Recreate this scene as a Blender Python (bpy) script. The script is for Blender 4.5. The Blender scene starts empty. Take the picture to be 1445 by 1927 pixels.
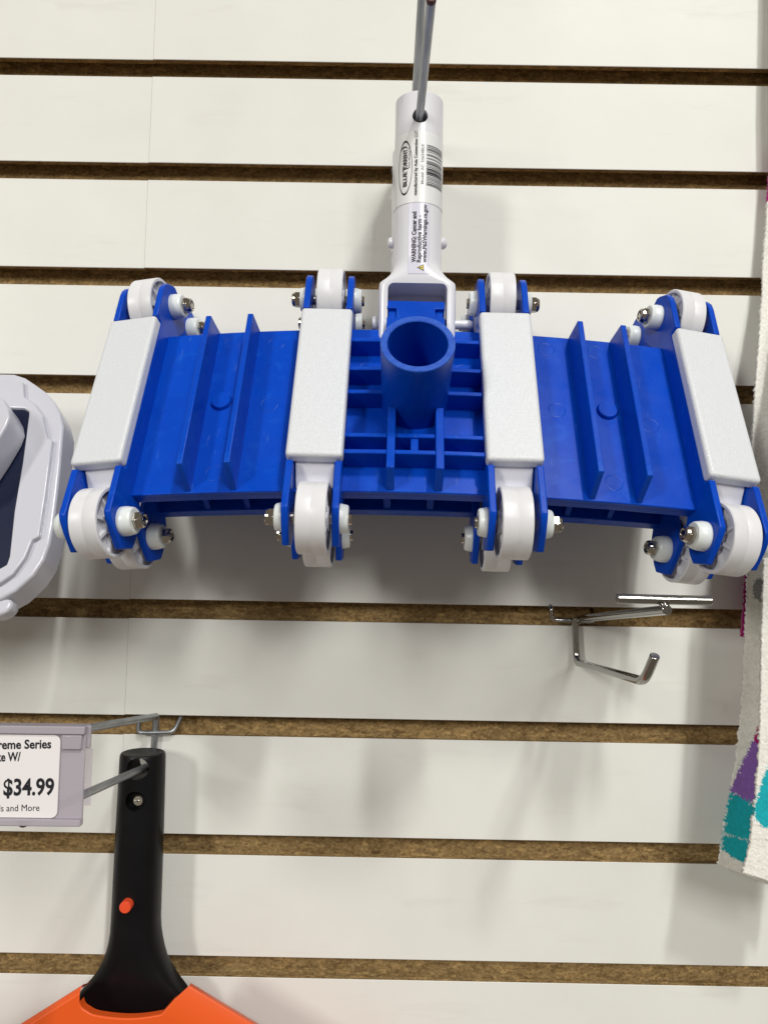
import bpy, bmesh, math, random
from mathutils import Vector, Matrix, Euler
from math import sin, cos, pi, radians, sqrt, asin

random.seed(7)
S = bpy.context.scene
COL = S.collection

# ------------------------------------------------------------------ camera, world, lamps
TH, RO, YA = 0.08018566, 0.01753066, 0.0031117
r = Vector((cos(YA), sin(YA), 0)); fw = Vector((-sin(YA), cos(YA), 0)); up = Vector((0, 0, 1))
f2 = cos(TH)*fw + sin(TH)*up; u2 = -sin(TH)*fw + cos(TH)*up
r2 = cos(RO)*r + sin(RO)*u2; u3 = -sin(RO)*r + cos(RO)*u2
cam_d = bpy.data.cameras.new('camera'); cam = bpy.data.objects.new('camera', cam_d); COL.objects.link(cam)
cam.matrix_world = Matrix((r2, u3, -f2)).transposed().to_4x4()
cam_d.sensor_fit = 'VERTICAL'; cam_d.sensor_height = 24; cam_d.sensor_width = 18
cam_d.lens = 1447/1927*24
cam_d.clip_start = 0.01; cam_d.clip_end = 50
S.camera = cam

W = bpy.data.worlds.new('World'); S.world = W; W.use_nodes = True
bg = W.node_tree.nodes['Background']
bg.inputs[0].default_value = (1.0, 0.865, 0.68, 1); bg.inputs[1].default_value = 0.20

def lamp(name, loc, target, sx, sy, power, color):
    d = bpy.data.lights.new(name, 'AREA'); d.shape = 'RECTANGLE'; d.size = sx; d.size_y = sy
    d.energy = power; d.color = color
    o = bpy.data.objects.new(name, d); COL.objects.link(o); o.location = loc
    o.rotation_euler = (Vector(target)-Vector(loc)).to_track_quat('-Z', 'Y').to_euler()
    return o
TG = (0.0, 0.5, 0.1)
lamp('ceiling_lamp', (1.55, -5.50, 3.15), TG, 0.70, 2.00, 100, (1.0, 1.0, 0.965))
lamp('ceiling_lamp', (2.55, -5.50, 2.85), TG, 0.70, 2.00, 100, (1.0, 1.0, 0.965))
lamp('ceiling_lamp', (2.20, -4.50, 5.95), TG, 0.32, 1.00, 290, (1.0, 1.0, 0.965))
lamp('ceiling_lamp', (-4.20, -5.50, 2.20), TG, 0.70, 1.80, 195, (1.0, 0.985, 0.93))
S.view_settings.view_transform = 'Standard'; S.view_settings.look = 'None'
S.view_settings.exposure = -0.06; S.view_settings.gamma = 1.0; S.view_settings.use_curve_mapping = False
S.render.engine = 'CYCLES'
S.cycles.max_bounces = 8

# ------------------------------------------------------------------ materials
def mat(name, base, rough=0.5, metal=0.0, spec=0.5, sss=0.0, sss_r=0.004, coat=0.0):
    m = bpy.data.materials.new(name); m.use_nodes = True
    p = m.node_tree.nodes['Principled BSDF']
    p.inputs['Base Color'].default_value = (*base, 1); p.inputs['Roughness'].default_value = rough
    p.inputs['Metallic'].default_value = metal; p.inputs['Specular IOR Level'].default_value = spec
    if sss:
        p.inputs['Subsurface Weight'].default_value = sss
        p.inputs['Subsurface Radius'].default_value = (1, 1, 1); p.inputs['Subsurface Scale'].default_value = sss_r
    if coat: p.inputs['Coat Weight'].default_value = coat
    return m
def nodes(m): return m.node_tree.nodes, m.node_tree.links, m.node_tree.nodes['Principled BSDF']
def noise(m, scale, detail=3, rough=0.5, coord='Object', mapscale=None):
    N, L, P = nodes(m)
    tc = N.new('ShaderNodeTexCoord'); n = N.new('ShaderNodeTexNoise')
    n.inputs['Scale'].default_value = scale; n.inputs['Detail'].default_value = detail; n.inputs['Roughness'].default_value = rough
    if mapscale:
        mp = N.new('ShaderNodeMapping'); mp.inputs['Scale'].default_value = mapscale
        L.new(tc.outputs[coord], mp.inputs[0]); L.new(mp.outputs[0], n.inputs['Vector'])
    else: L.new(tc.outputs[coord], n.inputs['Vector'])
    return n
def bump(m, n, strength, dist, out='Fac'):
    N, L, P = nodes(m); b = N.new('ShaderNodeBump')
    b.inputs['Strength'].default_value = strength; b.inputs['Distance'].default_value = dist
    L.new(n.outputs[out], b.inputs['Height'])
    old = P.inputs['Normal'].links
    if old: L.new(old[0].from_socket, b.inputs['Normal'])
    L.new(b.outputs[0], P.inputs['Normal']); return b
def vary(m, n, c0, c1, lo=0.3, hi=0.7, inp='Base Color'):
    N, L, P = nodes(m); rp = N.new('ShaderNodeValToRGB')
    rp.color_ramp.elements[0].position = lo; rp.color_ramp.elements[1].position = hi
    rp.color_ramp.elements[0].color = (*c0, 1); rp.color_ramp.elements[1].color = (*c1, 1)
    L.new(n.outputs['Fac'], rp.inputs[0]); L.new(rp.outputs[0], P.inputs[inp]); return rp

M = {}
m = M['laminate'] = mat('white_laminate', (0.74, 0.73, 0.685), 0.42, spec=0.24)
bump(m, noise(m, 900, 2), 0.10, 0.0002); bump(m, noise(m, 160, 2), 0.06, 0.0005)
vary(m, noise(m, 14, 4, 0.6), (0.715, 0.71, 0.67), (0.755, 0.75, 0.712))
def scuff(m, scale, lo, hi, col, amt, mapscale=None, dist=0.0):
    # sparse rub marks mixed over whatever already feeds the base colour
    N, L, P = nodes(m); n = noise(m, scale, 6, 0.65, mapscale=mapscale); n.inputs['Distortion'].default_value = dist
    mr = N.new('ShaderNodeMapRange'); mr.inputs['From Min'].default_value = lo; mr.inputs['From Max'].default_value = hi; mr.inputs['To Max'].default_value = amt
    L.new(n.outputs['Fac'], mr.inputs['Value']); mx = N.new('ShaderNodeMix'); mx.data_type = 'RGBA'
    old = P.inputs['Base Color'].links
    if old: L.new(old[0].from_socket, mx.inputs[6])
    else: mx.inputs[6].default_value = P.inputs['Base Color'].default_value
    mx.inputs[7].default_value = (*col, 1); L.new(mr.outputs[0], mx.inputs[0]); L.new(mx.outputs[2], P.inputs['Base Color'])
scuff(m, 45, 0.58, 0.76, (0.56, 0.53, 0.48), 0.30, (0.25, 1, 1.4)); scuff(m, 420, 0.68, 0.74, (0.40, 0.37, 0.33), 0.35)
m = M['chipboard'] = mat('chipboard', (0.3, 0.2, 0.1), 0.85, spec=0.15)
N, L, P = nodes(m)
n1 = noise(m, 650, 4, 0.7, mapscale=(0.8, 1, 1.0)); rp = vary(m, n1, (0.19, 0.11, 0.042), (0.56, 0.385, 0.175), 0.30, 0.70)
tc = N.new('ShaderNodeTexCoord'); mul = []
for sc, rot, lo, hi in ((420, 0.5, (0.55, 0.52, 0.48, 1), (1.35, 1.34, 1.28, 1)), (280, -0.7, (0.70, 0.67, 0.62, 1), (1.25, 1.24, 1.2, 1))):
    vo = N.new('ShaderNodeTexVoronoi'); vo.inputs['Scale'].default_value = sc; vo.inputs['Randomness'].default_value = 1
    mp = N.new('ShaderNodeMapping'); mp.inputs['Scale'].default_value = (0.50, 1, 1.25); mp.inputs['Rotation'].default_value = (0, rot, 0)
    L.new(tc.outputs['Object'], mp.inputs[0]); L.new(mp.outputs[0], vo.inputs['Vector'])
    sep = N.new('ShaderNodeSeparateColor'); L.new(vo.outputs['Color'], sep.inputs[0])
    r3 = N.new('ShaderNodeValToRGB'); e = r3.color_ramp.elements
    e[0].position = 0.0; e[0].color = lo; e[1].position = 0.14; e[1].color = (0.9, 0.9, 0.9, 1)
    e2 = r3.color_ramp.elements.new(0.84); e2.color = (1.0, 1.0, 1.0, 1); e3 = r3.color_ramp.elements.new(0.95); e3.color = hi
    L.new(sep.outputs[0], r3.inputs[0]); mul.append(r3)
src = rp.outputs[0]
for r3 in mul:
    mx = N.new('ShaderNodeMix'); mx.data_type = 'RGBA'; mx.blend_type = 'MULTIPLY'; mx.inputs[0].default_value = 0.8
    L.new(src, mx.inputs[6]); L.new(r3.outputs[0], mx.inputs[7]); src = mx.outputs[2]
L.new(src, P.inputs['Base Color'])
bump(m, n1, 0.9, 0.0012)
m = M['blue'] = mat('blue_plastic', (0.0003, 0.062, 0.50), 0.30, spec=0.20, sss=0.12, sss_r=0.002)
vary(m, noise(m, 45, 4, 0.6), (0.24,)*3, (0.42,)*3, inp='Roughness'); bump(m, noise(m, 60, 3), 0.05, 0.001)
scuff(m, 28, 0.35, 0.65, (0.0002, 0.048, 0.43), 0.75); scuff(m, 55, 0.55, 0.74, (0.008, 0.11, 0.58), 0.5, None, 1.2); scuff(m, 300, 0.63, 0.72, (0.06, 0.16, 0.56), 0.45, (1, 0.22, 1))
m = M['blue_rim'] = mat('blue_plastic_scuffed', (0.010, 0.065, 0.46), 0.5, spec=0.4)
vary(m, noise(m, 300, 4, 0.7), (0.004, 0.06, 0.45), (0.025, 0.12, 0.55), 0.35, 0.75)
m = M['white'] = mat('white_plastic', (0.745, 0.745, 0.795), 0.2, spec=0.5, sss=0.10, sss_r=0.002)
vary(m, noise(m, 70, 3), (0.15,)*3, (0.27,)*3, inp='Roughness'); bump(m, noise(m, 90, 2), 0.03, 0.001)
m = M['weight'] = mat('textured_white_plastic', (0.80, 0.80, 0.83), 0.30, spec=0.55)
bump(m, noise(m, 1250, 2, 0.6), 0.65, 0.0005)
vary(m, noise(m, 700, 2), (0.665, 0.685, 0.725), (0.685, 0.705, 0.745)); scuff(m, 70, 0.62, 0.78, (0.55, 0.55, 0.55), 0.3)
m = M['tool'] = M['white'].copy(); m.name = 'off_white_plastic'; nodes(m)[2].inputs['Base Color'].default_value = (0.57, 0.57, 0.63, 1)
m = M['wheel'] = mat('satin_white_plastic', (0.73, 0.73, 0.76), 0.33, spec=0.45, sss=0.1, sss_r=0.002); scuff(m, 90, 0.58, 0.76, (0.55, 0.54, 0.53), 0.4); bump(m, noise(m, 200, 3), 0.05, 0.0006)
m = M['nylon'] = mat('white_nylon', (0.74, 0.78, 0.78), 0.32, spec=0.5, sss=0.35, sss_r=0.003)
m = M['chrome'] = mat('chrome', (0.38, 0.375, 0.36), 0.10, metal=1.0)
vary(m, noise(m, 220, 3), (0.06,)*3, (0.18,)*3, inp='Roughness')
m = M['nut'] = mat('zinc_nut', (0.50, 0.47, 0.42), 0.14, metal=1.0)
M['screw'] = mat('bright_screw', (0.85, 0.83, 0.78), 0.22, metal=1.0)
m = M['galv'] = mat('galvanised_wire', (0.33, 0.345, 0.36), 0.40, metal=0.85)
vary(m, noise(m, 150, 4, 0.6, mapscale=(1, 0.15, 1)), (0.25, 0.265, 0.28), (0.42, 0.435, 0.45))
m = M['maroon'] = mat('maroon_dip', (0.055, 0.008, 0.006), 0.45)
m = M['black'] = mat('black_plastic', (0.0045, 0.0045, 0.0055), 0.40, spec=0.22)
bump(m, noise(m, 1400, 2), 0.12, 0.0002); vary(m, noise(m, 40, 4), (0.3,)*3, (0.45,)*3, inp='Roughness')
m = M['orange'] = mat('orange_plastic', (0.77, 0.100, 0.012), 0.42, spec=0.4)
bump(m, noise(m, 1200, 2), 0.10, 0.0002)
m = M['red_orange'] = mat('red_orange_plastic', (0.78, 0.075, 0.022), 0.4)
m = M['navy'] = mat('navy_panel', (0.006, 0.010, 0.035), 0.42, spec=0.3)
bump(m, noise(m, 1600, 1), 0.2, 0.0003)
M['paper'] = mat('label_paper', (0.78, 0.785, 0.79), 0.28, spec=0.45)
M['paper_lilac'] = mat('label_paper_lilac', (0.69, 0.68, 0.80), 0.25, spec=0.45)
m = M['tag_paper'] = mat('tag_paper', (0.80, 0.765, 0.775), 0.45)
M['ink'] = mat('black_ink', (0.012, 0.012, 0.018), 0.4)
M['grey_ink'] = mat('grey_ink', (0.20, 0.20, 0.22), 0.4)
M['barcode_grey'] = mat('barcode_grey', (0.22, 0.22, 0.23), 0.35)
M['yellow'] = mat('yellow_ink', (0.80, 0.62, 0.03), 0.35)
M['seam'] = mat('paper_edge', (0.42, 0.42, 0.45), 0.5)
m = M['clear'] = bpy.data.materials.new('clear_lilac_plastic'); m.use_nodes = True
N, L = m.node_tree.nodes, m.node_tree.links; P = N['Principled BSDF']
P.inputs['Base Color'].default_value = (0.47, 0.43, 0.485, 1); P.inputs['Roughness'].default_value = 0.15
tr = N.new('ShaderNodeBsdfTransparent'); tr.inputs[0].default_value = (0.92, 0.90, 0.93, 1)
ms = N.new('ShaderNodeMixShader'); ms.inputs[0].default_value = 0.74
L.new(tr.outputs[0], ms.inputs[1]); L.new(P.outputs[0], ms.inputs[2]); L.new(ms.outputs[0], N['Material Output'].inputs[0])
m = M['clear_edge'] = m.copy(); m.name = 'clear_plastic_flap'; m.node_tree.nodes['Mix Shader'].inputs[0].default_value = 0.10
m = M['towel'] = mat('terry_towel', (0.8, 0.8, 0.78), 0.95, spec=0.05)
N, L, P = nodes(m); at = N.new('ShaderNodeVertexColor'); at.layer_name = 'dye'
nn = noise(m, 420, 4, 0.7); rp = N.new('ShaderNodeValToRGB'); rp.color_ramp.elements[0].position = 0.25; rp.color_ramp.elements[1].position = 0.7
rp.color_ramp.elements[0].color = (0.84, 0.83, 0.81, 1); rp.color_ramp.elements[1].color = (1.08, 1.08, 1.07, 1)
L.new(nn.outputs['Fac'], rp.inputs[0]); mx = N.new('ShaderNodeMix'); mx.data_type = 'RGBA'; mx.blend_type = 'MULTIPLY'; mx.inputs[0].default_value = 1
L.new(at.outputs[0], mx.inputs[6]); L.new(rp.outputs[0], mx.inputs[7]); L.new(mx.outputs[2], P.inputs['Base Color'])
P.inputs['Sheen Weight'].default_value = 0.3
bump(m, nn, 0.7, 0.0010)

# ------------------------------------------------------------------ mesh helpers
def V(*a): return Vector(a)
def obj(name, bm, mats, parent=None, bevel=0.0, seg=2, angle=32, loc=None, mtx=None):
    if not isinstance(mats, (list, tuple)): mats = [mats]
    me = bpy.data.meshes.new(name)
    bmesh.ops.recalc_face_normals(bm, faces=bm.faces)
    bm.to_mesh(me); bm.free()
    for q in mats: me.materials.append(q)
    me.polygons.foreach_set('use_smooth', [True]*len(me.polygons))
    me.set_sharp_from_angle(angle=radians(angle))
    o = bpy.data.objects.new(name, me); COL.objects.link(o)
    if parent: o.parent = parent
    if loc: o.location = loc
    if mtx is not None: o.matrix_basis = mtx
    if bevel:
        b = o.modifiers.new('bevel', 'BEVEL'); b.width = bevel; b.segments = seg; b.limit_method = 'ANGLE'
        b.angle_limit = radians(35); b.harden_normals = False
    return o
def thing(name, label, cat, mtx=None, group=None):
    o = bpy.data.objects.new(name, None); COL.objects.link(o); o.empty_display_size = 0.02
    if mtx is not None: o.matrix_basis = mtx
    tag(o, label, cat, group); return o
def tag(o, label, cat, group=None):
    o['label'] = label; o['category'] = cat
    if group: o['group'] = group
    return o
def box(bm, x0, x1, y0, y1, z0, z1, mi=0):
    vs = [bm.verts.new(p) for p in ((x0,y0,z0),(x1,y0,z0),(x1,y1,z0),(x0,y1,z0),(x0,y0,z1),(x1,y0,z1),(x1,y1,z1),(x0,y1,z1))]
    for q in ((0,3,2,1),(4,5,6,7),(0,1,5,4),(1,2,6,5),(2,3,7,6),(3,0,4,7)):
        bm.faces.new([vs[i] for i in q]).material_index = mi
def prism(bm, pts, a, b, fn, mi=0):
    """extrude polygon pts (2D) between a and b; fn(p, q, t) -> 3D"""
    A = [bm.verts.new(fn(p[0], p[1], a)) for p in pts]; B = [bm.verts.new(fn(p[0], p[1], b)) for p in pts]
    n = len(pts)
    bm.faces.new(A[::-1]).material_index = mi; bm.faces.new(B).material_index = mi
    for i in range(n): bm.faces.new((A[i], A[(i+1) % n], B[(i+1) % n], B[i])).material_index = mi
YZ = lambda v, n, x: (x, v, n)       # profile in (v, n), extruded along x
XZ = lambda x, z, y: (x, y, z)       # profile in (x, z), extruded along y
XY = lambda x, y, z: (x, y, z)
def lathe(bm, prof, axis='x', c=(0,0,0), seg=40, mi=0, closed=False):
    """prof: list of (t along axis, radius)"""
    c = Vector(c); rings = []
    for t, rr in prof:
        if rr < 1e-7:
            p = {'x': (t,0,0), 'y': (0,t,0), 'z': (0,0,t)}[axis]; rings.append([bm.verts.new(c+Vector(p))]); continue
        ring = []
        for i in range(seg):
            a = 2*pi*i/seg; u, v = rr*cos(a), rr*sin(a)
            ring.append(bm.verts.new(c+Vector({'x': (t,u,v), 'y': (v,t,u), 'z': (u,v,t)}[axis])))
        rings.append(ring)
    pairs = list(zip(rings, rings[1:])) + ([(rings[-1], rings[0])] if closed else [])
    for A, B in pairs:
        for i in range(seg):
            j = (i+1) % seg
            if len(A) == 1: bm.faces.new((A[0], B[j], B[i])).material_index = mi
            elif len(B) == 1: bm.faces.new((A[i], A[j], B[0])).material_index = mi
            else: bm.faces.new((A[i], A[j], B[j], B[i])).material_index = mi
def tube(bm, pts, rad, seg=18, mi=0, flat_end=True):
    """round wire through pts (already rounded at bends), parallel-transport frame"""
    pts = [Vector(p) for p in pts]; rings = []; nrm = None
    for i, p in enumerate(pts):
        t = (pts[min(i+1, len(pts)-1)]-pts[max(i-1, 0)]).normalized()
        if nrm is None:
            nrm = t.orthogonal().normalized()
        nrm = (nrm - nrm.dot(t)*t).normalized(); b = t.cross(nrm)
        rings.append([bm.verts.new(p+rad*(cos(2*pi*k/seg)*nrm+sin(2*pi*k/seg)*b)) for k in range(seg)])
    for A, B in zip(rings, rings[1:]):
        for k in range(seg):
            bm.faces.new((A[k], A[(k+1) % seg], B[(k+1) % seg], B[k])).material_index = mi
    bm.faces.new(rings[0][::-1]).material_index = mi; bm.faces.new(rings[-1]).material_index = mi
def bends(pts, rad, n=6):
    pts = [Vector(p) for p in pts]; out = [pts[0]]
    for a, b, c in zip(pts, pts[1:], pts[2:]):
        u = (a-b).normalized(); w = (c-b).normalized()
        d = min(rad, (a-b).length*.48, (c-b).length*.48); p0, p2 = b+u*d, b+w*d
        for k in range(n+1):
            t = k/n; out.append((1-t)**2*p0 + 2*t*(1-t)*b + t*t*p2)
    out.append(pts[-1]); return out
def cut(o, cbm):
    me = bpy.data.meshes.new('cutter'); bmesh.ops.recalc_face_normals(cbm, faces=cbm.faces); cbm.to_mesh(me); cbm.free()
    c = bpy.data.objects.new('cutter', me); COL.objects.link(c); c.matrix_basis = Matrix.Identity(4)
    par = o.parent; mb = o.matrix_basis.copy(); o.parent = None; o.matrix_basis = Matrix.Identity(4)
    md = o.modifiers.new('cut', 'BOOLEAN'); md.operation = 'DIFFERENCE'; md.object = c; md.solver = 'EXACT'
    others = [q for q in o.modifiers if q.name != 'cut']
    st = [(q, q.show_viewport) for q in others]
    for q in others: q.show_viewport = False
    dg = bpy.context.evaluated_depsgraph_get(); dg.update()
    new = bpy.data.meshes.new_from_object(o.evaluated_get(dg)); new.name = o.name
    o.modifiers.remove(md); o.data = new
    for q, s in st: q.show_viewport = s
    new.polygons.foreach_set('use_smooth', [True]*len(new.polygons)); new.set_sharp_from_angle(angle=radians(32))
    bpy.data.objects.remove(c); o.parent = par; o.matrix_basis = mb
def text2d(s, bold=0.0):
    """text as 2D triangles, scaled to the unit box; returns verts (0..1, 0..1 with cap height = 1) and faces"""
    cu = bpy.data.curves.new('lettering', 'FONT'); cu.body = s; cu.size = 1; cu.offset = bold; cu.resolution_u = 3; cu.fill_mode = 'FRONT'
    o = bpy.data.objects.new('lettering', cu); COL.objects.link(o)
    dg = bpy.context.evaluated_depsgraph_get(); dg.update()
    me = bpy.data.meshes.new_from_object(o.evaluated_get(dg))
    vs = [v.co.copy() for v in me.vertices]; fs = [tuple(p.vertices) for p in me.polygons]
    bpy.data.objects.remove(o); bpy.data.curves.remove(cu); bpy.data.meshes.remove(me)
    x0 = min(v.x for v in vs); x1 = max(v.x for v in vs)
    return [((v.x-x0)/(x1-x0), v.y/0.70) for v in vs], fs
def put_text(bm, s, fn, length, cap, bold=0.0, mi=0):
    vs, fs = text2d(s, bold)
    vv = [bm.verts.new(fn(x*length, y*cap)) for x, y in vs]
    for q in fs:
        try: bm.faces.new([vv[i] for i in q]).material_index = mi
        except ValueError: pass
def patch(bm, pts, fn, mi=0):
    bm.faces.new([bm.verts.new(fn(*p)) for p in pts]).material_index = mi
def strip(bm, x0, x1, y0, y1, fn, nx=1, ny=1, mi=0):
    g = [[bm.verts.new(fn(x0+(x1-x0)*i/nx, y0+(y1-y0)*j/ny)) for j in range(ny+1)] for i in range(nx+1)]
    for i in range(nx):
        for j in range(ny): bm.faces.new((g[i][j], g[i+1][j], g[i+1][j+1], g[i][j+1])).material_index = mi
def copy_tree(o, parent=None):
    c = o.copy(); COL.objects.link(c)
    if parent: c.parent = parent
    for ch in list(o.children): copy_tree(ch, c)
    return c

# ------------------------------------------------------------------ slatted display wall
YW = 0.51833; GT = 0.36131; PITCH = 0.0762; GAP = 0.01273; SEAM = -0.17088
def wall_panel(x0, x1, dz, label):
    root = thing('slatwall_panel', label, 'wall panel', Matrix.Translation((x0, YW, dz)))
    L_ = x1-x0; bm = bmesh.new()
    zt = GT+2*PITCH; zb = GT-11*PITCH
    box(bm, 0, L_, 0.0131, 0.0190, zb, zt)
    for i in range(-2, 11):
        z1 = GT-GAP-PITCH*i; z0 = z1-(PITCH-GAP)
        box(bm, 0, L_, 0.0045, 0.0130, z0+0.007, z1-0.0065)
    obj('core_board', bm, M['chipboard'], root)
    for i in range(-2, 11):
        z1 = GT-GAP-PITCH*i; z0 = z1-(PITCH-GAP)
        bm = bmesh.new(); ch = 0.0003
        pr = [(0.0, z0+ch), (ch, z0), (0.0044, z0), (0.0044, z1), (ch, z1), (0.0, z1-ch)]
        A = [bm.verts.new((0, y, z)) for y, z in pr]; B = [bm.verts.new((L_, y, z)) for y, z in pr]
        bm.faces.new(A).material_index = 1; bm.faces.new(B[::-1]).material_index = 1
        for k in range(6):
            fc = bm.faces.new((A[k], B[k], B[(k+1) % 6], A[(k+1) % 6])); fc.material_index = 0 if k in (0, 5, 4) else 1
        obj('slat', bm, [M['laminate'], M['chipboard']], root)
    return root
wall_panel(-0.62, SEAM-0.00006, -0.0004, 'white slatted display wall panel left of the thin vertical seam')
wall_panel(SEAM+0.00006, 0.62, 0.0, 'white slatted display wall panel right of the seam, behind both blue vacuum heads')

# ------------------------------------------------------------------ pool vacuum head
RC = 1.067; NP = -0.01677; X1 = 0.05078; X2 = 0.1625
def frame(o, tau, ro, ya):
    e1 = Vector((1,0,0)); v = Vector((0, sin(tau), cos(tau))); n = Vector((0, -cos(tau), sin(tau)))
    e1, v = cos(ro)*e1-sin(ro)*v, sin(ro)*e1+cos(ro)*v
    e1, n = cos(ya)*e1+sin(ya)*n, -sin(ya)*e1+cos(ya)*n
    m4 = Matrix((e1, v, n)).transposed().to_4x4(); m4.translation = Vector(o); return m4
def bendp(x, v, n):
    a = x/RC; rr = RC+n-NP
    return Vector((rr*sin(a), v, rr*cos(a)-RC+NP))
def bendm(x):
    a = x/RC; m4 = Matrix(((cos(a),0,sin(a)),(0,1,0),(-sin(a),0,cos(a)))).to_4x4(); m4.translation = bendp(x, 0, NP); return m4
N_ = lambda n: n-NP
FRONT = frame((0.01434, 0.40359, 0.10243), 0.46294, 0.0119, 0.00324)
BACK = frame((0.0130, 0.4497, 0.0980), 0.3829, 0.0161, 0.0174)

vac = thing('pool_vacuum_head', 'blue pool vacuum head with four white weights, nearer of the two on the same peg', 'pool vacuum', FRONT, 'pool vacuum heads on one peg')
# deck plate with its moulded ribs
bm = bmesh.new()
def slab(x0, x1, v0, v1, n0, n1, mi=0, nx=1):
    g = []
    for i in range(nx+1):
        x = x0+(x1-x0)*i/nx
        g.append([bm.verts.new(bendp(x, v, n)) for v, n in ((v0,n0),(v1,n0),(v1,n1),(v0,n1))])
    bm.faces.new(g[0]).material_index = mi; bm.faces.new(g[-1][::-1]).material_index = mi
    for A, B in zip(g, g[1:]):
        for k in range(4): bm.faces.new((A[k], A[(k+1) % 4], B[(k+1) % 4], B[k])).material_index = mi
slab(-0.1485, 0.1485, -0.0593, 0.0542, NP-0.003, NP, nx=48)
slab(-0.1480, 0.1480, -0.0590, -0.0567, NP-0.0078, NP-0.0028, nx=48)
slab(-0.1480, 0.1480, 0.0514, 0.0539, NP-0.0078, NP-0.0028, nx=48)
for v in (-0.035, -0.012, 0.012, 0.034): slab(-0.147, 0.147, v-0.001, v+0.001, NP-0.0075, NP-0.0028, nx=40)
for x in (-0.135, -0.12, -0.1, -0.075, -0.03, 0.0, 0.03, 0.075, 0.1, 0.12, 0.135): slab(x-0.001, x+0.001, -0.0568, 0.0515, NP-0.0072, NP-0.0028)
for v, top in ((0.0345, -0.0045), (0.0129, -0.004), (-0.0036, -0.004), (-0.0318, -0.005), (-0.0430, -0.004)):
    slab(-0.0363, 0.0363, v-0.0013, v+0.0013, NP-0.0005, top, nx=8)
for x in (-0.0120, 0.0127):
    prism(bm, [(-0.0150, -0.0026), (-0.0536, -0.0026), (-0.0585, NP-0.0004), (-0.0150, NP-0.0004)], x-0.0021, x+0.0021, lambda v, n, t: bendp(t, v, n))
slab(-0.0020, 0.0020, -0.0418, -0.0325, NP-0.0005, -0.0062)
def ring(x, v, rr=0.0047, w=0.00045, h=0.0004):
    for k in range(28):
        a0, a1 = 2*pi*k/28, 2*pi*(k+1)/28
        q = [bm.verts.new(bendp(x+s*cos(a), v+s*sin(a), NP+hh)) for a in (a0, a1) for s, hh in ((rr-w, -0.0001), (rr, h), (rr+w, -0.0001))]
        bm.faces.new((q[0], q[1], q[4], q[3])); bm.faces.new((q[1], q[2], q[5], q[4]))
for x, v in ((-0.0814, 0.0440), (-0.0807, -0.0016), (-0.108, 0.0455), (0.0765, 0.0438), (0.0791, -0.0009), (0.106, 0.0452), (0.1315, -0.006), (0.1054, -0.0468),
             (-0.1054, -0.047), (-0.0272, -0.037), (0.0270, -0.037), (0.0272, 0.0235), (-0.0272, 0.0235)): ring(x, v)
obj('deck_plate', bm, M['blue'], vac, 0.0005, 2)
for x in (-0.1079, 0.1074):
    bm = bmesh.new(); lathe(bm, [(-0.0005, 0.0062), (0.0006, 0.0057), (0.0018, 0.0055), (0.0022, 0.0051), (0.0022, 0)], 'z', (0, 0.001, 0), 32)
    obj('boss', bm, M['blue'], vac, mtx=bendm(x))
for x, c in ((-0.1178, 1), (-0.0935, 1), (0.0924, -1), (0.1173, -1)):
    bm = bmesh.new()
    prism(bm, [(0.0515, N_(0.0003)), (-0.0522, N_(0.0003)), (-0.0585, -0.0004), (0.0545, -0.0004)], -0.0016, 0.0016, YZ)
    obj('fin', bm, M['blue'], vac, 0.00045, 2, mtx=bendm(x))
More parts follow.
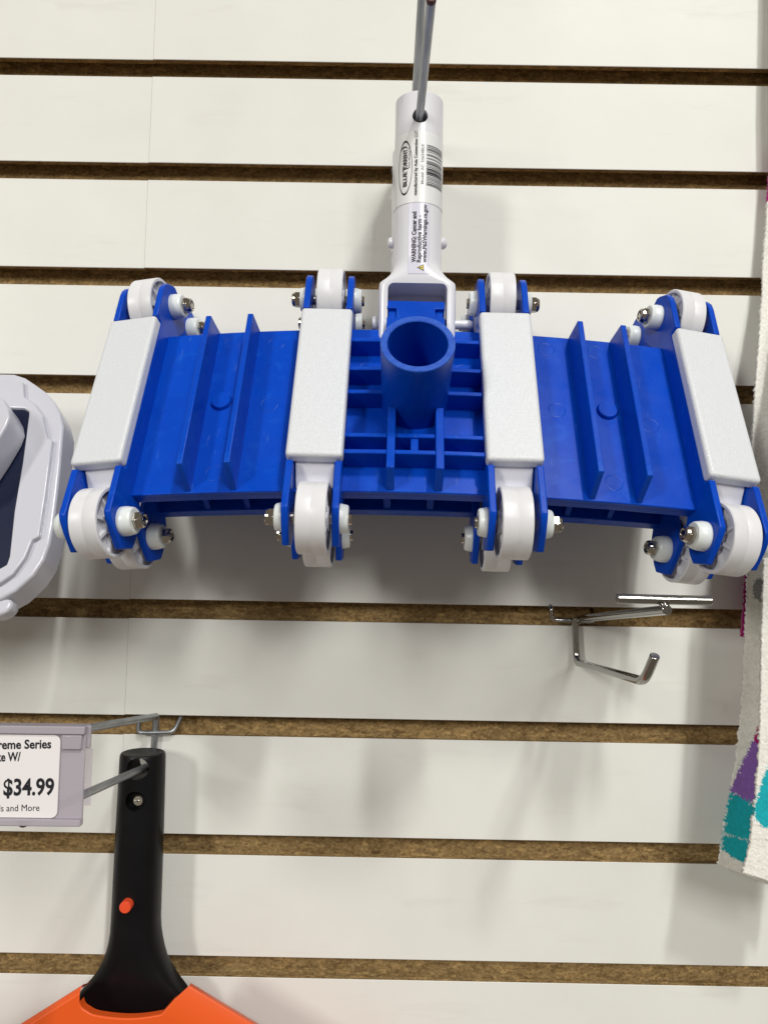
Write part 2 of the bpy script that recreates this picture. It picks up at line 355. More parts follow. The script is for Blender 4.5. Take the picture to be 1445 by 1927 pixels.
# four weights between their cheek brackets, with a wheel at each end
CHEEK = [(-0.0785,-0.0310),(-0.0845,-0.0297),(-0.0903,-0.0192),(-0.0845,-0.0098),(-0.0800,-0.0040),(-0.0775,-0.0022),(-0.0500,-0.0022),(-0.0490,-0.0068),(0.0552,-0.0068),(0.0560,-0.0012),
         (0.0760,-0.0006),(0.0805,-0.0012),(0.0845,-0.0032),(0.0893,-0.0095),(0.0905,-0.0125),(0.0890,-0.0185),(0.0840,-0.0300),(0.0740,-0.0335),(0.0600,-0.0255),(-0.0560,-0.0255),(-0.0640,-0.0300)]
NW = -0.01541; RW = 0.0184
for xc, ns in ((-X2, 1), (-X1, -1), (X1, 1), (X2, -1)):
    # the middle stretch of the flexing deck stays flat, the ends take up the bend
    B = bendm(xc) @ Matrix.Rotation(-xc/RC if abs(xc) < 0.1 else xc/RC*0.28, 4, 'Y'); ex = 0.0009 if abs(xc) > 0.1 else -0.0018
    for s in (-1, 1):
        bm = bmesh.new(); prism(bm, [(v, N_(n)) for v, n in CHEEK], s*0.0106, s*0.0142, YZ)
        obj('wheel_bracket', bm, M['blue'], vac, 0.0006, 2, mtx=B)
    bm = bmesh.new()
    box(bm, -0.0146, 0.0146, -0.0487, 0.0545, N_(-0.0072), N_(0.0006))
    w = obj('weight', bm, M['weight'], vac, 0.0021, 4, mtx=B)
    bm = bmesh.new()
    prism(bm, [(-0.0472, N_(-0.0070)), (-0.0590, 0.0002), (0.0535, 0.0002), (0.0515, N_(-0.0070))], -0.0101, 0.0101, YZ)
    nk = obj('weight_core', bm, M['white'], w, 0.0008, 2)
    for vv in (0.07668, -0.07621):
        Wm = B @ Matrix.Translation((0, vv, N_(NW)))
        play = (0.0020 if abs(xc) > 0.1 else 0.0009)*(-1 if xc > 0 else 1)*(1 if vv < 0 else 0.3)   # each wheel has slid along its axle
        bm = bmesh.new(); hw = 0.0075
        lathe(bm, [(-hw, RW-0.0019), (-hw, RW-0.0005), (-hw+0.0005, RW), (-0.00025, RW), (0, RW-0.0001), (0.00025, RW), (hw-0.0005, RW), (hw, RW-0.0005), (hw, RW-0.0019), (0.0046, RW-0.0024), (0.0046, 0.0062), (-0.0046, 0.0062), (-0.0046, RW-0.0024)], 'x', seg=72, closed=True)
        lathe(bm, [(-0.0082, 0.0032), (-0.0082, 0.0062), (0.0082, 0.0062), (0.0082, 0.0032)], 'x', seg=32, closed=True)
        for k in range(8):
            a = 2*pi*k/8+0.2; rot = Matrix.Rotation(a, 3, 'X')
            for sd in (-1, 1):
                q = [(sd*0.0010, 0.0060), (sd*0.0072, 0.0060), (sd*0.0058, RW-0.0022), (sd*0.0010, RW-0.0022)]
                prism(bm, q, -0.0008, 0.0008, lambda x, rr, t: rot @ Vector((x, rr, t)))
        obj('wheel', bm, M['wheel'], vac, mtx=Wm @ Matrix.Translation((play, 0, 0)) @ Matrix.Rotation(random.uniform(0, 6), 4, 'X'))
        bm = bmesh.new(); lathe(bm, [(-0.0200, 0), (-0.0200, 0.003), (0.0200, 0.003), (0.0200, 0)], 'x', seg=20)
        ax = obj('axle_bolt', bm, M['nut'], vac, mtx=Wm)
        for s in (-1, 1):
            bm = bmesh.new()
            lathe(bm, [(s*0.0143, 0.0031), (s*0.0143, 0.0077), (s*0.0160, 0.0077), (s*0.0195, 0.0070), (s*0.0202, 0.0064), (s*0.0203, 0.0035)] +
                  ([(s*0.0203, 0.0031)] if s == ns else [(s*0.0203, 0.0036), (s*0.0190, 0.0034), (s*0.0190, 0)]), 'x', seg=40)
            if s != ns:
                for k in (0, 1):
                    dy, dz = ((0.0028, 0.0006), (0.0006, 0.0028))[k]
                    box(bm, *(sorted((s*0.0188, s*0.0208))), -dy, dy, -dz, dz)
            for v in bm.verts:
                if abs(v.co.x) > 0.0155: v.co.x += s*ex
            obj('spacer', bm, M['nylon'], ax)
        bm = bmesh.new(); s = ns
        hexp = [(0.0047*cos(pi*k/3), 0.0047*sin(pi*k/3)) for k in range(6)]
        prism(bm, hexp, s*0.0204, s*0.0236, YZ)
        lathe(bm, [(s*0.0234, 0.0043), (s*0.0248, 0.0040), (s*0.0254, 0.0034), (s*0.0254, 0.0027), (s*0.0246, 0.0026), (s*0.0246, 0.0022), (s*0.0252, 0.0019), (s*0.0254, 0)], 'x', seg=28)
        for v in bm.verts: v.co.x += s*ex
        obj('lock_nut', bm, M['nut'], ax, 0.0003, 2)
# hose socket
bm = bmesh.new()
lathe(bm, [(NP-0.002, 0.0182), (-0.002, 0.0182), (0.0297, 0.0188), (0.0302, 0.0185), (0.0302, 0.0155), (0.0298, 0.0151), (-0.010, 0.0144), (-0.010, 0)], 'z', (0, -0.0008, 0), 72)
for fc in bm.faces:
    if all(v.co.z > 0.0294 for v in fc.verts): fc.material_index = 1
sock = obj('hose_socket', bm, [M['blue'], M['blue_rim']], vac)
# hinge lug on the deck, notched at both sides
bm = bmesh.new()
lug = [(-0.0168,0.042),(0.0168,0.042),(0.0168,0.0548),(0.0112,0.0548),(0.0112,0.0622),(0.0168,0.0622),(0.0168,0.0682),(-0.0168,0.0682),(-0.0168,0.0622),(-0.0112,0.0622),(-0.0112,0.0548),(-0.0168,0.0548)]
prism(bm, lug, -0.026, -0.0074, XY)
box(bm, -0.0160, 0.0160, 0.0425, 0.0670, -0.030, -0.0100)
bm_r = bm
def ringflat(x, v, n, rr=0.0042):
    for k in range(28):
        a0, a1 = 2*pi*k/28, 2*pi*(k+1)/28
        q = [bm.verts.new((x+s*cos(a), v+s*sin(a), n+h)) for a in (a0, a1) for s, h in ((rr-0.0002, -0.0001), (rr, 0.00016), (rr+0.0002, -0.0001))]
        bm.faces.new((q[0], q[1], q[4], q[3])); bm.faces.new((q[1], q[2], q[5], q[4]))
ringflat(0.0005, 0.0595, -0.0074)
obj('hinge_lug', bm, M['blue'], vac, 0.0004, 2)

# handle: round plug that widens into a yoke (its frame stands upright on the peg)
TR = 0.0147
HF = Matrix.Translation((0.0160, 0.4517, 0.0))
bm = bmesh.new()
def se(hx, hy, p, n=64):
    out = []
    for k in range(n):
        a = 2*pi*k/n+pi/n; c_, s_ = cos(a), sin(a)
        out.append((hx*abs(c_)**(2/p)*(1 if c_ >= 0 else -1), hy*abs(s_)**(2/p)*(1 if s_ >= 0 else -1)))
    return out
secs = [(0.2876, 0.0132, 0.0132, 2), (0.2880, TR-0.0004, TR-0.0004, 2), (0.2876, TR, TR, 2), (0.2400, TR, TR, 2), (0.2000, TR, TR, 2), (0.1860, TR, TR, 2), (0.1825, 0.0149, TR, 2.15),
        (0.1795, 0.0158, TR, 2.5), (0.1770, 0.0172, TR, 3.0), (0.1745, 0.0192, 0.0146, 3.8), (0.1722, 0.0215, 0.0143, 5.5), (0.1710, 0.0225, 0.0140, 7), (0.1690, 0.0228, 0.0136, 9), (0.1640, 0.0228, 0.0130, 10), (0.1360, 0.0226, 0.0125, 10)]
rings = [[bm.verts.new((x, y, z)) for x, y in se(hx, hy, p)] for z, hx, hy, p in secs]
for A, B in zip(rings, rings[1:]):
    for i in range(64): bm.faces.new((A[i], A[(i+1) % 64], B[(i+1) % 64], B[i]))
# closed top and bottom; the bore is cut below
bm.faces.new(rings[0]); bm.faces.new(rings[-1][::-1])
vac_inv = FRONT.inverted()
hd = obj('handle', bm, M['white'], vac, mtx=vac_inv @ HF)
c = bmesh.new(); lathe(c, [(0.189, 0), (0.189, 0.0117), (0.284, 0.0117), (0.284, 0)], 'z', seg=48); cut(hd, c)
c = bmesh.new(); lathe(c, [(-0.03, 0), (-0.03, 0.0046), (0.03, 0.0046), (0.03, 0)], 'y', (0.0, 0, 0.2722), 32); cut(hd, c)
c = bmesh.new()
arch = [(-0.0174, 0.12), (0.0174, 0.12)] + [(0.0174-0.0035*(1-cos(a)), 0.1665+0.0035*sin(a)) for a in (0, .4, .8, 1.2, 1.57)] + [(-0.0174+0.0035*(1-cos(a)), 0.1665+0.0035*sin(a)) for a in (1.57, 1.2, .8, .4, 0)]
prism(c, arch, -0.03, 0.0075, XZ); cut(hd, c)
for s in (-1, 1):
    bm = bmesh.new(); lathe(bm, [(s*0.0135, 0.0036), (s*0.0158, 0.0034), (s*0.0174, 0.0026), (s*0.0180, 0.0014), (s*0.0181, 0)], 'x', (0, 0.002, 0.2010), 24)
    obj('snap_button', bm, M['white'], hd)
bm = bmesh.new()
lathe(bm, [(-0.0262, 0), (-0.0262, 0.0038), (-0.0255, 0.0042), (-0.0240, 0.0042), (-0.0232, 0.0029), (0.0315, 0.0028), (0.0335, 0.0022), (0.0341, 0.001), (0.0342, 0)], 'x', (0, 0.0, 0.1500), 24)
obj('hinge_pin', bm, M['white'], hd)
# brand label wrapped round the handle
HSEC = sorted(secs[2:])
def surf(x, z):
    for A, B in zip(HSEC, HSEC[1:]):
        if A[0] <= z <= B[0]:
            t = (z-A[0])/(B[0]-A[0]); hx, hy, p = (A[i]+(B[i]-A[i])*t for i in (1, 2, 3)); break
    else: hx, hy, p = TR, TR, 2
    return hy*max(0.0, 1-(abs(x)/hx)**p)**(1/p)
def wrap(zc, sc, off):
    def fn(tx, ty):
        ph = (sc-ty)/TR; z = zc+tx
        if z > 0.186: return ((TR+off)*sin(ph), -(TR+off)*cos(ph), z)
        x = TR*sin(ph); return (x, -surf(x, z)-off, z)
    return fn
bm = bmesh.new()
for k in range(28):
    a0, a1 = -1.6+3.2*k/28, -1.6+3.2*(k+1)/28; R_ = TR+0.00010
    q = [bm.verts.new((R_*sin(a), -R_*cos(a), z)) for a in (a0, a1) for z in (0.2186, 0.2625)]
    bm.faces.new((q[0], q[2], q[3], q[1]))
    R_ = TR+0.00013
    q = [bm.verts.new((R_*sin(a), -R_*cos(a), z)) for a in (a0, a1) for z in (0.2184, 0.21875)]
    bm.faces.new((q[0], q[2], q[3], q[1])).material_index = 3
OV = wrap(0.2408, -0.0090, 0.00022); n = 64
def oval(t, o):
    return (o*cos(t), )
for k in range(n):
    a0, a1 = 2*pi*k/n, 2*pi*(k+1)/n
    q = [bm.verts.new(OV(*p)) for p in ((0.0169*cos(a0), 0.0048*sin(a0)), (0.0169*cos(a1), 0.0048*sin(a1)), (0.0157*cos(a1), 0.0045*sin(a1)), (0.0157*cos(a0), 0.0045*sin(a0)))]
    bm.faces.new(q).material_index = 1
for k in range(18):
    a0, a1 = -1.15+2.6*k/18, -1.15+2.6*(k+1)/18
    tk = lambda a: 0.0012*max(0.12, 1-abs(a-0.15)/1.35)
    q = [bm.verts.new(OV(0.0095+(0.0040+d)*cos(a), 0.0007+(0.0029+d*0.8)*sin(a))) for a, d in ((a0, -tk(a0)), (a1, -tk(a1)), (a1, 0), (a0, 0))]
    bm.faces.new(q).material_index = 1
put_text(bm, 'BLUE', wrap(0.2408-0.0117, -0.0076, 0.00026), 0.0091, 0.0026, 0.035, 1)
put_text(bm, 'T', wrap(0.2408-0.0022, -0.0068, 0.00026), 0.0028, 0.0036, 0.030, 1)
put_text(bm, 'ORRENT', wrap(0.2408-0.0003, -0.0076, 0.00026), 0.0117, 0.0026, 0.035, 1)
put_text(bm, 'POOL PRODUCTS', wrap(0.2408-0.0006, -0.0054, 0.00026), 0.0128, 0.0013, 0.01, 2)
put_text(bm, 'manufactured by Asia Connection LLC', wrap(0.2228, -0.0013, 0.00026), 0.0398, 0.0018, 0.022, 1)
put_text(bm, 'Model: AC 32624BLK', wrap(0.2298, 0.0026, 0.00026), 0.0250, 0.0016, 0.015, 2)  # set in paler ink to stand in for the highlight washing it out
bars = '2g1w1k1w1k2g1w1l2w3g2w2g2w4g1k1w1l1w1k1w2k3g2k1g1k1w1l1w1k1w1k1w1l1w1k1w1k2g'
z = 0.2544; unit = 0.0252/sum(int(bars[i]) for i in range(0, len(bars), 2))
for i in range(0, len(bars), 2):
    wd = int(bars[i])*unit; kd = bars[i+1]
    if kd != 'w':
        fnb = wrap(0, 0, 0.00022)
        strip(bm, z-wd+0.00004, z-0.00004, -0.0172, -0.0043, fnb, 1, 12, {'g': 4, 'k': 1, 'l': 2}[kd])
    z -= wd
obj('brand_label', bm, [M['paper'], M['ink'], M['grey_ink'], M['seam'], M['barcode_grey']], hd)
bm = bmesh.new()
strip(bm, 0.1752, 0.2183, -0.0066, 0.0060, wrap(0, 0, 0.00020), 40, 16, 0)
put_text(bm, 'WARNING: Cancer and', wrap(0.1820, -0.0014, 0.00034), 0.0308, 0.0025, 0.032, 1)
put_text(bm, 'Reproductive harm -', wrap(0.1820, 0.0017, 0.00034), 0.0285, 0.0025, 0.032, 1)
put_text(bm, 'www.P65Warnings.ca.gov', wrap(0.1820, 0.0048, 0.00034), 0.0355, 0.0025, 0.032, 1)
wt = wrap(0.1768, 0.0034, 0.00034)
tri = [(0, 0), (0.0042, 0), (0.0021, 0.0040)]
patch(bm, tri, wt, 1)
wt2 = wrap(0.1768, 0.0034, 0.00042); patch(bm, [(0.0007, 0.0004), (0.0035, 0.0004), (0.0021, 0.0031)], wt2, 2)
wt3 = wrap(0.1768, 0.0034, 0.00052); patch(bm, [(0.0019, 0.0011), (0.0023, 0.0011), (0.00235, 0.0023), (0.00185, 0.0023)], wt3, 1); patch(bm, [(0.0019, 0.0006), (0.0023, 0.0006), (0.0023, 0.0009), (0.0019, 0.0009)], wt3, 1)
obj('warning_label', bm, [M['paper_lilac'], M['ink'], M['yellow']], hd)

# the second, identical head behind it on the same peg
vac2 = copy_tree(vac)
vac2['label'] = 'blue pool vacuum head mostly hidden behind the nearer one on the same peg'
vac2.matrix_basis = BACK
for ch in vac2.children:
    if ch.data and ch.data.name.startswith('handle'):
        ch.matrix_basis = BACK.inverted() @ Matrix.Translation((0.0148, 0.4910, -0.0095))
    if ch.data and ch.data.name.startswith('hose_socket'):
        me = ch.data.copy(); ch.data = me
        for v in me.vertices:                       # the hidden socket telescopes into the bore of the nearer one
            v.co.x *= 0.74; v.co.y *= 0.74
            if v.co.z > -0.005: v.co.z = -0.004+(v.co.z)*0.12

# ------------------------------------------------------------------ hooks
def slope_pt(a, b, y):
    t = (y-a[1])/(b[1]-a[1]); return tuple(a[i]+(b[i]-a[i])*t for i in range(3))
hk = thing('peg_hook', 'long grey wire peg hook that both blue vacuum heads hang from', 'hook', Matrix.Translation((0.0145, YW, 0.27)))
hm = Matrix.Translation((-0.0145, -YW, -0.27))
bm = bmesh.new()
p0 = (0.01385, 0.5150, 0.2607); p1 = (0.01776, 0.3590, 0.2836)
q0 = (0.0137, 0.5150, 0.3027); q1 = (0.0147, 0.372, 0.3190)
for a, b in ((p0, p1),):
    tube(bm, [Vector(a)+hm.translation, Vector(b)+hm.translation], 0.00245, 22)
obj('peg', bm, M['galv'], hk, 0.0004)
bm = bmesh.new(); d = (Vector(p1)-Vector(p0)).normalized()
tube(bm, [Vector(p1)+hm.translation-d*0.0015, Vector(p1)+hm.translation+d*0.0012], 0.0026, 22)
obj('end_cap', bm, M['maroon'], hk, 0.0005)
bm = bmesh.new(); tube(bm, [Vector(q0)+hm.translation, Vector(q1)+hm.translation], 0.0023, 20); obj('tag_rod', bm, M['galv'], hk)
bm = bmesh.new(); tube(bm, bends([Vector(v)+hm.translation for v in ((0.0138, 0.5152, 0.3045), (0.0138, 0.5152, 0.2590))], 0.002), 0.0022, 16)
tube(bm, bends([Vector(v)+hm.translation for v in ((0.001, 0.5235, 0.290), (0.001, 0.5160, 0.2775), (0.027, 0.5160, 0.2775), (0.027, 0.5235, 0.290))], 0.004), 0.0019, 16)
obj('back_wire', bm, M['galv'], hk)

hk = thing('peg_hook', 'grey wire peg hook carrying the price tag and the black handled rake', 'hook', Matrix.Translation((-0.149, YW, -0.105)))
off = Vector((0.149, -YW, 0.105))
def w_(pts, rad=0.004): return bends([Vector(p)+off for p in pts], rad)
pegA = Vector((-0.1490, 0.5140, -0.1262)); pegB = Vector((-0.1530, 0.3400, -0.1085))
bm = bmesh.new(); tube(bm, [pegA+off, pegB+off], 0.0022, 22); obj('peg', bm, M['galv'], hk)
bm = bmesh.new(); d = (pegB-pegA).normalized(); tube(bm, [pegB+off-d*0.001, pegB+off+d*0.002], 0.0026, 22); obj('end_cap', bm, M['maroon'], hk, 0.0006)
bm = bmesh.new(); tube(bm, w_([(-0.1484, 0.5128, -0.0957), (-0.1484, 0.334, -0.0722)]), 0.0021, 18); obj('tag_rod', bm, M['galv'], hk)
bm = bmesh.new()
tube(bm, w_([(-0.1622, 0.5245, -0.0955), (-0.1605, 0.5142, -0.1068), (-0.1370, 0.5142, -0.1060), (-0.1335, 0.5245, -0.0945)]), 0.0014, 16)
tube(bm, w_([(-0.1488, 0.5148, -0.0965), (-0.1503, 0.5165, -0.1280)]), 0.0021, 16)
obj('back_wire', bm, M['galv'], hk)

hk = thing('display_hook', 'empty chrome display hook with a short crossbar, below the right end of the blue vacuum', 'hook', Matrix.Translation((0.126, YW, -0.03)))
off = Vector((-0.126, -YW, 0.03)); RW_ = 0.0024
bm = bmesh.new(); tube(bm, w_([(0.1258, 0.5135, -0.0270), (0.1268, 0.5125, -0.0560), (0.1268, 0.3800, -0.0500), (0.1285, 0.3695, -0.0365)], 0.007), RW_, 22); obj('peg', bm, M['chrome'], hk, 0.0004)
bm = bmesh.new(); tube(bm, w_([(0.1272, 0.5140, -0.0292), (0.1293, 0.5080, -0.0270), (0.1300, 0.3570, -0.0142)], 0.004), RW_*0.98, 22); obj('tag_rod', bm, M['chrome'], hk, 0.0005)
bm = bmesh.new(); tube(bm, w_([(0.1080, 0.3612, -0.00965), (0.1522, 0.3612, -0.00985)]), 0.0023, 22); obj('crossbar', bm, M['chrome'], hk, 0.0005)
bm = bmesh.new(); bmesh.ops.create_uvsphere(bm, u_segments=16, v_segments=10, radius=0.0019, matrix=Matrix.Translation(Vector((0.1299, 0.3606, -0.0121))+off) @ Matrix.Diagonal((1.3, 1.0, 0.8, 1)))
obj('weld', bm, M['chrome'], hk)
bm = bmesh.new(); tube(bm, w_([(0.1106, 0.5260, -0.0185), (0.1107, 0.5165, -0.0198), (0.1112, 0.5165, -0.0285), (0.1395, 0.5165, -0.0292), (0.1398, 0.5245, -0.0215)], 0.003), 0.0014, 16); obj('back_wire', bm, M['chrome'], hk)

# ------------------------------------------------------------------ black-handled rake
HX, HY = -0.1516, 0.4985
rake = thing('leaf_rake', 'black handled pool leaf rake with an orange frame hanging by the price tag', 'pool rake', Matrix.Translation((HX, HY, -0.1122)))
bm = bmesh.new()
secs = [(-0.0034, 0.0118, 0.0112, 2), (-0.0032, 0.0126, 0.0120, 2), (-0.0036, 0.0135, 0.0131, 2), (-0.0050, 0.0141, 0.0136, 2), (-0.0500, 0.0147, 0.0138, 2.05), (-0.0900, 0.0149, 0.0138, 2.1), (-0.1040, 0.0149, 0.0137, 2.2), (-0.1110, 0.0152, 0.0136, 2.3),
        (-0.1170, 0.0161, 0.0134, 2.35), (-0.1225, 0.0174, 0.0131, 2.4), (-0.1280, 0.0192, 0.0127, 2.4), (-0.1330, 0.0215, 0.0122, 2.8), (-0.1380, 0.0246, 0.0116, 3.2), (-0.1425, 0.0281, 0.0110, 3.5), (-0.1465, 0.0318, 0.0104, 3.7), (-0.1500, 0.0345, 0.0098, 3.8), (-0.1580, 0.0355, 0.0085, 3.8)]
rings = [[bm.verts.new((x+0.0010*max(0, min(1, (-z-0.105)/0.03)), y, z)) for x, y in se(hx, hy, p)] for z, hx, hy, p in secs]
for A, B in zip(rings, rings[1:]):
    for i in range(64): bm.faces.new((A[i], A[(i+1) % 64], B[(i+1) % 64], B[i]))
bm.faces.new(rings[0]); bm.faces.new(rings[-1][::-1])
rh = obj('handle', bm, M['black'], rake)
c = bmesh.new(); lathe(c, [(-0.03, 0), (-0.03, 0.0067), (0.03, 0.0067), (0.03, 0)], 'y', (0.0010, 0, -0.0107), 32); cut(rh, c)
c = bmesh.new(); lathe(c, [(-0.03, 0), (-0.03, 0.0060), (-0.0065, 0.0060), (-0.0065, 0)], 'y', (0.0002, 0, -0.0300), 32); cut(rh, c)
bm = bmesh.new(); lathe(bm, [(-0.0066, 0.0038), (-0.0092, 0.0038), (-0.0102, 0.0028), (-0.0104, 0)], 'y', (0.0012, 0, -0.0305), 24)
for dx, dz in ((0.0022, 0.0004), (0.0004, 0.0022)): box(bm, 0.0012-dx, 0.0012+dx, -0.0109, -0.0095, -0.0305-dz, -0.0305+dz)
obj('screw', bm, M['screw'], rh)
bm = bmesh.new(); lathe(bm, [(-0.010, 0.0036), (-0.0188, 0.0035), (-0.0194, 0.0031), (-0.0195, 0)], 'y', (-0.0012, 0, -0.0905), 28); obj('release_button', bm, M['red_orange'], rake)
# orange frame: flat front face, bevelled facets falling back to both sides
bm = bmesh.new()
O = lambda x, y, z: Vector((x-HX, y-HY, z+0.1122))
F0 = 0.4690
top = [(-0.1736, -0.2515), (-0.1724, -0.2545), (-0.1695, -0.2565), (-0.1640, -0.2588), (-0.1500, -0.2602), (-0.1380, -0.2598), (-0.1260, -0.2578), (-0.1185, -0.2492)]
def smooth(p, n=4):
    out = []
    for i in range(len(p)-1):
        p0, p1, p2, p3 = p[max(i-1, 0)], p[i], p[i+1], p[min(i+2, len(p)-1)]
        for k in range(n):
            t = k/n; out.append(tuple(0.5*(2*p1[j]+(p2[j]-p0[j])*t+(2*p0[j]-5*p1[j]+4*p2[j]-p3[j])*t*t+(3*p1[j]-p0[j]-3*p2[j]+p3[j])*t**3) for j in (0, 1)))
    return out+[p[-1]]
top = smooth(top[:-1])+[top[-1]]
Lf = [bm.verts.new(O(x, F0, z)) for x, z in top]
fl = bm.verts.new(O(-0.262, F0, -0.3030)); fr = bm.verts.new(O(0.004, F0, -0.3215)); tl = bm.verts.new(O(-0.1738, F0+0.0003, -0.2465))
bl = bm.verts.new(O(-0.262, F0, -0.40)); br = bm.verts.new(O(0.004, F0, -0.40))
bm.faces.new([fl, tl]+Lf+[fr, br, bl])
rr1 = bm.verts.new(O(-0.1106, F0+0.003, -0.2428)); rr2 = bm.verts.new(O(0.030, F0+0.006, -0.3210)); 
bm.faces.new((Lf[-1], rr1, rr2, fr))
bk1 = bm.verts.new(O(-0.1135, F0+0.018, -0.2490)); bk2 = bm.verts.new(O(0.028, F0+0.022, -0.3290)); bm.faces.new((rr1, bk1, bk2, rr2))
lk1 = bm.verts.new(O(-0.1736, F0+0.004, -0.2440)); lk2 = bm.verts.new(O(-0.262, F0+0.004, -0.3005)); bm.faces.new((tl, fl, lk2, lk1))
lk3 = bm.verts.new(O(-0.1742, F0+0.020, -0.2505)); lk4 = bm.verts.new(O(-0.262, F0+0.020, -0.3065)); bm.faces.new((lk1, lk2, lk4, lk3))
lo = [bm.verts.new(O(x, F0+0.007, z-0.001)) for x, z in top]
for a, b, c_, d_ in zip(Lf, Lf[1:], lo[1:], lo): bm.faces.new((a, b, c_, d_))
obj('rake_frame', bm, M['orange'], rake, 0.0009, 3, angle=25)

# ------------------------------------------------------------------ price tag in a clear holder
tagm = Matrix.Translation((-0.1566, 0.3292, -0.0868)) @ Matrix.Rotation(radians(-0.35), 4, 'Y')
pt = thing('price_tag', 'white price tag reading $34.99 in a clear plastic holder', 'price tag', tagm)
bm = bmesh.new()
box(bm, -0.035, 0.0321, 0.0004, 0.0016, -0.0186, 0.0200)
box(bm, -0.035, 0.0322, -0.0022, 0.0016, -0.0200, -0.0172)
box(bm, -0.035, 0.0322, -0.0014, 0.0060, 0.0172, 0.0206)
box(bm, 0.0226, 0.0310, -0.0012, 0.0003, 0.0110, 0.0170)
box(bm, 0.0315, 0.0336, 0.0018, 0.0034, 0.0110, 0.0204)
obj('holder', bm, M['clear'], pt, 0.0005, 2)
bm = bmesh.new(); box(bm, 0.0318, 0.0345, 0.0022, 0.0027, -0.0125, 0.0110); obj('holder_flap', bm, M['clear_edge'], pt)
bm = bmesh.new(); T0 = lambda x, y: (x, -0.00005, y)
R_ = 0.0026; x0, x1, z0, z1 = -0.0345, 0.0218, -0.0170, 0.0168
pp = [(x0, z0)] + [(x1-R_+R_*sin(a), z0+R_-R_*cos(a)) for a in (0, .4, .8, 1.2, 1.57)] + [(x1-R_+R_*cos(a), z1-R_+R_*sin(a)) for a in (0, .4, .8, 1.2, 1.57)] + [(x0, z1)]
prism(bm, pp, -0.0000, -0.0003, lambda x, z, y: (x, y, z))
rt = radians(1.6)
def tagtext(x, z):
    def fn(a, b): return (x+a*cos(rt)-b*sin(rt), -0.00042, z+a*sin(rt)+b*cos(rt))
    return fn
pz = lambda Y: (1548-Y)*0.000218-0.0189
px = lambda X, Y: (X-10*(1548-Y)/181-153)*0.0002218+0.0316
put_text(bm, 'reme Series', tagtext(px(-1, 1411), pz(1411.5)), 0.0224, 0.0036, 0.027, 1)
put_text(bm, 'ke W/', tagtext(px(-3, 1434), pz(1434.5)), 0.0100, 0.0036, 0.027, 1)
put_text(bm, '$34.99', tagtext(px(9, 1498), pz(1498)), 0.0212, 0.0066, 0.027, 1)
put_text(bm, 'ols and More', tagtext(px(-8, 1528), pz(1528.5)), 0.0188, 0.0027, 0.0, 1)
obj('price_card', bm, [M['tag_paper'], M['ink']], pt)

# ------------------------------------------------------------------ white pool tool at the left edge
t = radians(22); nrm = Vector((0, -cos(t), sin(t))); vv_ = Vector((0, sin(t), cos(t)))
TM = Matrix((Vector((1,0,0)), vv_, nrm)).transposed().to_4x4(); TM.translation = Vector((-0.19386, 0.455, 0.0842))
tool = thing('cleaning_head', 'white rounded plastic pool tool with a dark navy panel, cut off at the left edge', 'pool tool', TM)
k_ = 0.001
right = [(-39.2,38.6),(-31.5,36.0),(-25,31.6),(-17,26.0),(-9.6,18.4),(-4.2,10.0),(-0.6,1.0),(0.8,-10),(2.9,-25),(5.2,-46),(7.0,-65),(7.4,-76),(6.2,-86),(2.6,-95),(-5.0,-104.5),(-12.3,-109.6),(-22,-112)]
mirror = [(-140-x, z) for x, z in right[::-1]]
outer = [(x*k_, z*k_) for x, z in right+mirror]
bm = bmesh.new(); prism(bm, outer, -0.020, 0.0, XY); obj('frame', bm, M['tool'], tool, 0.0016, 3)
raised = [(-42,33.0),(-30.2,30.5),(-27.2,19.4),(-19.8,14.2),(-13.0,6.0),(-9.4,-3.5),(-6.5,-10.0),(-3.4,-10.8),(-1.5,-30),(0.4,-49.1),(2.3,-73.5),(-1.2,-75.5),(-2.6,-86),(-7.0,-96),(-13.5,-102),(-22,-105)]
raised = [(x*k_, z*k_) for x, z in raised+[(-140-x, z) for x, z in raised[::-1]]]
bm = bmesh.new(); prism(bm, raised, -0.004, 0.0032, XY)
rs = obj('raised_panel', bm, M['tool'], tool, 0.0009, 3)
nav = [(-40,11.3),(-25.2,11.0),(-21.8,9.0),(-21.2,6.0),(-17.5,-27.1),(-15.0,-58.1),(-11.2,-86),(-11.6,-90.5),(-15,-93.0)]
nav = [(x*k_, z*k_) for x, z in nav+[(-140-x, z) for x, z in nav[::-1]]]
c = bmesh.new(); prism(c, nav, 0.0012, 0.01, XY); cut(rs, c)
bm = bmesh.new(); prism(bm, [(x*1.0, z) for x, z in nav], 0.0006, 0.0016, XY); obj('panel_inset', bm, M['navy'], tool)
fb = [(-52,4.0),(-40,8.2),(-32.0,7.2),(-26.5,3.2),(-22.2,-3.0),(-20.0,-9.0),(-20.6,-15.5),(-24.6,-30),(-32,-52),(-45,-62)]
fb = [(x*k_, z*k_) for x, z in fb+[(-140-x, z) for x, z in fb[::-1]]]
bm = bmesh.new(); prism(bm, fb, 0.002, 0.0240, XY); obj('front_cover', bm, M['tool'], tool, 0.0014, 3)
bm = bmesh.new(); prism(bm, [(-0.030,-0.108),(-0.0072,-0.108),(-0.0056,-0.1120),(-0.0080,-0.1160),(-0.0125,-0.1180),(-0.030,-0.1180)], -0.012, -0.002, XY); obj('bottom_tab', bm, M['tool'], tool, 0.002, 3)

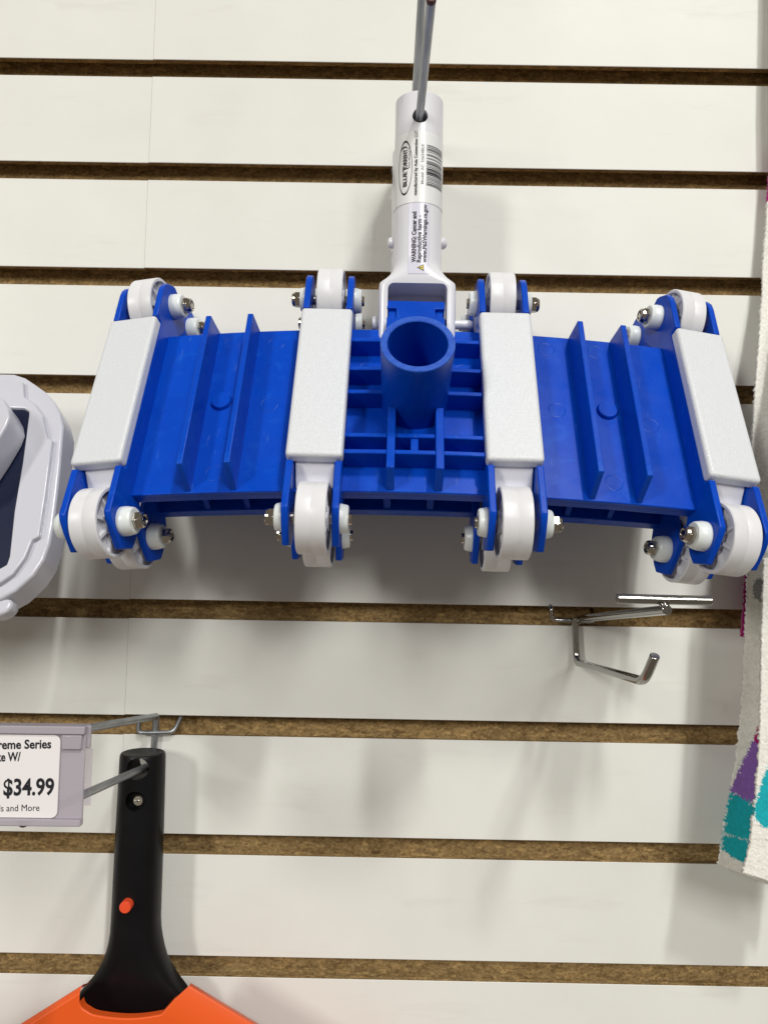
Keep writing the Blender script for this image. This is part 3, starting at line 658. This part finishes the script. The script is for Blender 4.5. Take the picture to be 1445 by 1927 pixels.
# ------------------------------------------------------------------ towels hanging at the right edge
def towel(name, label, edge, yb, wide, dye, folds, hem, group, top_in=0.0):
    """edge: (x, z) along the left selvage from top to bottom"""
    def ex(z):
        for (xa, za), (xb, zb) in zip(edge, edge[1:]):
            if zb <= z <= za: return xa+(xb-xa)*(za-z)/(za-zb+1e-9)
        return edge[0][0]+(z-edge[0][1])*0.09 if z > edge[0][1] else edge[-1][0]
    bm = bmesh.new(); lay = bm.loops.layers.float_color.new('dye')
    z1 = edge[0][1]; z0 = edge[-1][1]; nz = int((z1-z0)/0.0006); nx = int(wide/0.0006); g = []
    for j in range(nz+1):
        z = z1+(z0-z1)*j/nz; row = []
        for i in range(nx+1):
            u = wide*i/nx; x = ex(z)+u+random.uniform(-1, 1)*0.00022
            t = max(0, min(1, (z-0.08)/0.14)); t = t*t*(3-2*t); dy = top_in*t          # the upper part lies close to the wall
            x *= 1+dy/yb; y = yb+dy+folds(u, z)*(1-0.6*t)+random.gauss(0, 0.00012)
            row.append(bm.verts.new((x, y, z+hem(u)*(j/nz)**6)))
        g.append(row)
    bm.verts.index_update(); jx = [random.gauss(0, 0.0006) for _ in range(997)]
    for j in range(nz):
        for i in range(nx):
            fc = bm.faces.new((g[j][i], g[j+1][i], g[j+1][i+1], g[j][i+1]))
            for lp in fc.loops:
                co = lp.vert.co; lp[lay] = (*dye(co.x+jx[lp.vert.index % 997], co.z+jx[(lp.vert.index*7) % 997]), 1)
    o = obj(name, bm, M['towel'], None, angle=180)
    sd = o.modifiers.new('thickness', 'SOLIDIFY'); sd.thickness = 0.0024; sd.offset = 1
    tag(o, label, 'towel', group); return o
def inpoly(x, z, poly):
    c = False; j = len(poly)-1
    for i in range(len(poly)):
        if (poly[i][1] > z) != (poly[j][1] > z) and x < (poly[j][0]-poly[i][0])*(z-poly[i][1])/(poly[j][1]-poly[i][1])+poly[i][0]: c = not c
        j = i
    return c
WHITE = (0.84, 0.825, 0.775); TEAL = (0.012, 0.40, 0.47); PURP = (0.27, 0.13, 0.46); MAG = (0.42, 0.012, 0.16); GREY = (0.30, 0.30, 0.31)
mm = lambda ps: [(a/1000, b/1000) for a, b in ps]
B_mag = mm([(238.5,-72.0),(229.0,-98.2),(235.4,-103.8),(246.7,-103.8),(246.7,-72.0)]); B_pur = mm([(229.0,-98.2),(235.9,-102.3),(246.7,-106.9),(246.7,-143.9),(228.7,-137.3),(214.6,-130.1)])
B_tea = mm([(214.7,-130.5),(228.6,-137.5),(246.7,-143.9),(246.7,-180.9),(223.3,-173.7),(209.4,-165.5)])
def dyeB(x, z):
    if inpoly(x, z, B_mag): return MAG
    if inpoly(x, z, B_pur): return PURP
    if inpoly(x, z, B_tea):
        if abs(z+0.1557+(x-0.2107)*0.25) < 0.0005: return (0.45, 0.62, 0.62)
        return TEAL
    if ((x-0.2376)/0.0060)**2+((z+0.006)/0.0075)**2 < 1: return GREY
    if 0.259 < z < 0.30: return (0.50, 0.02, 0.22)
    return WHITE
edgeB = mm([(262,560),(259.0,339.2),(250.8,298.1),(247.3,271.4),(246.2,257.3),(244.3,233.6),(242.2,215.6),(241.2,190.7),(238.8,155.2),(235.7,113.2),(233.8,82.1),(231.2,39.1),(229.1,3.9),(226.0,-36.1),(223.8,-65.7),(221.4,-91.8),(218.5,-114.5),(214.7,-133.8),(211.2,-153.0),(209.0,-168.9),(207.9,-175.0)])
towel('towel', 'white beach towel with purple and teal print at the right edge', edgeB, 0.487, 0.050, dyeB,
      lambda u, z: -0.008*max(0, min(1, (u-0.012)/0.03))**2+0.002*sin(z*22)+0.0012*cos(u*150), lambda u: -0.34*u, 'towels hanging at the right edge', 0.021)
F_tea = mm([(236.3,-91.2),(224.3,-104.7),(219.2,-116.1),(214.8,-130.6),(214.5,-135.7),(218.1,-140.4),(224.9,-142.5),(236.3,-143.0)])
edgeF = mm([(238,560),(229.5,341.9),(229.0,124.3),(227.8,62.2),(226.5,29.0),(224.8,0.7),(222.6,-33.5),(220.5,-73.4),(219.1,-94.6),(215.9,-124.7),(212.0,-151.5),(207.9,-167.4)])
edgeF = [(x+(0.012 if z > 0.04 else 0.0), z) for x, z in edgeF]
towel('towel', 'white towel with a teal blob, in front of the purple printed towel', edgeF, 0.458, 0.050,
      lambda x, z: TEAL if inpoly(x, z, F_tea) else ((0.70, 0.685, 0.63) if -0.1487 < z < -0.1477 else WHITE),
      lambda u, z: -0.006*max(0, min(1, u/0.03))**1.5+0.002*sin(z*18+1), lambda u: -0.26*u, 'towels hanging at the right edge', 0.040)
edgeM = mm([(238.7,61.7),(235.1,20.6),(233.1,3.1),(230.5,-20.6),(229.0,-34.0),(228.8,-36.3)])
towel('towel', 'magenta towel strip peeking out behind the white towels, just below the vacuum wheel', edgeM, 0.500, 0.050, lambda x, z: (0.36, 0.014, 0.15),
      lambda u, z: 0.002*sin(z*40), lambda u: 0.0, 'towels hanging at the right edge')
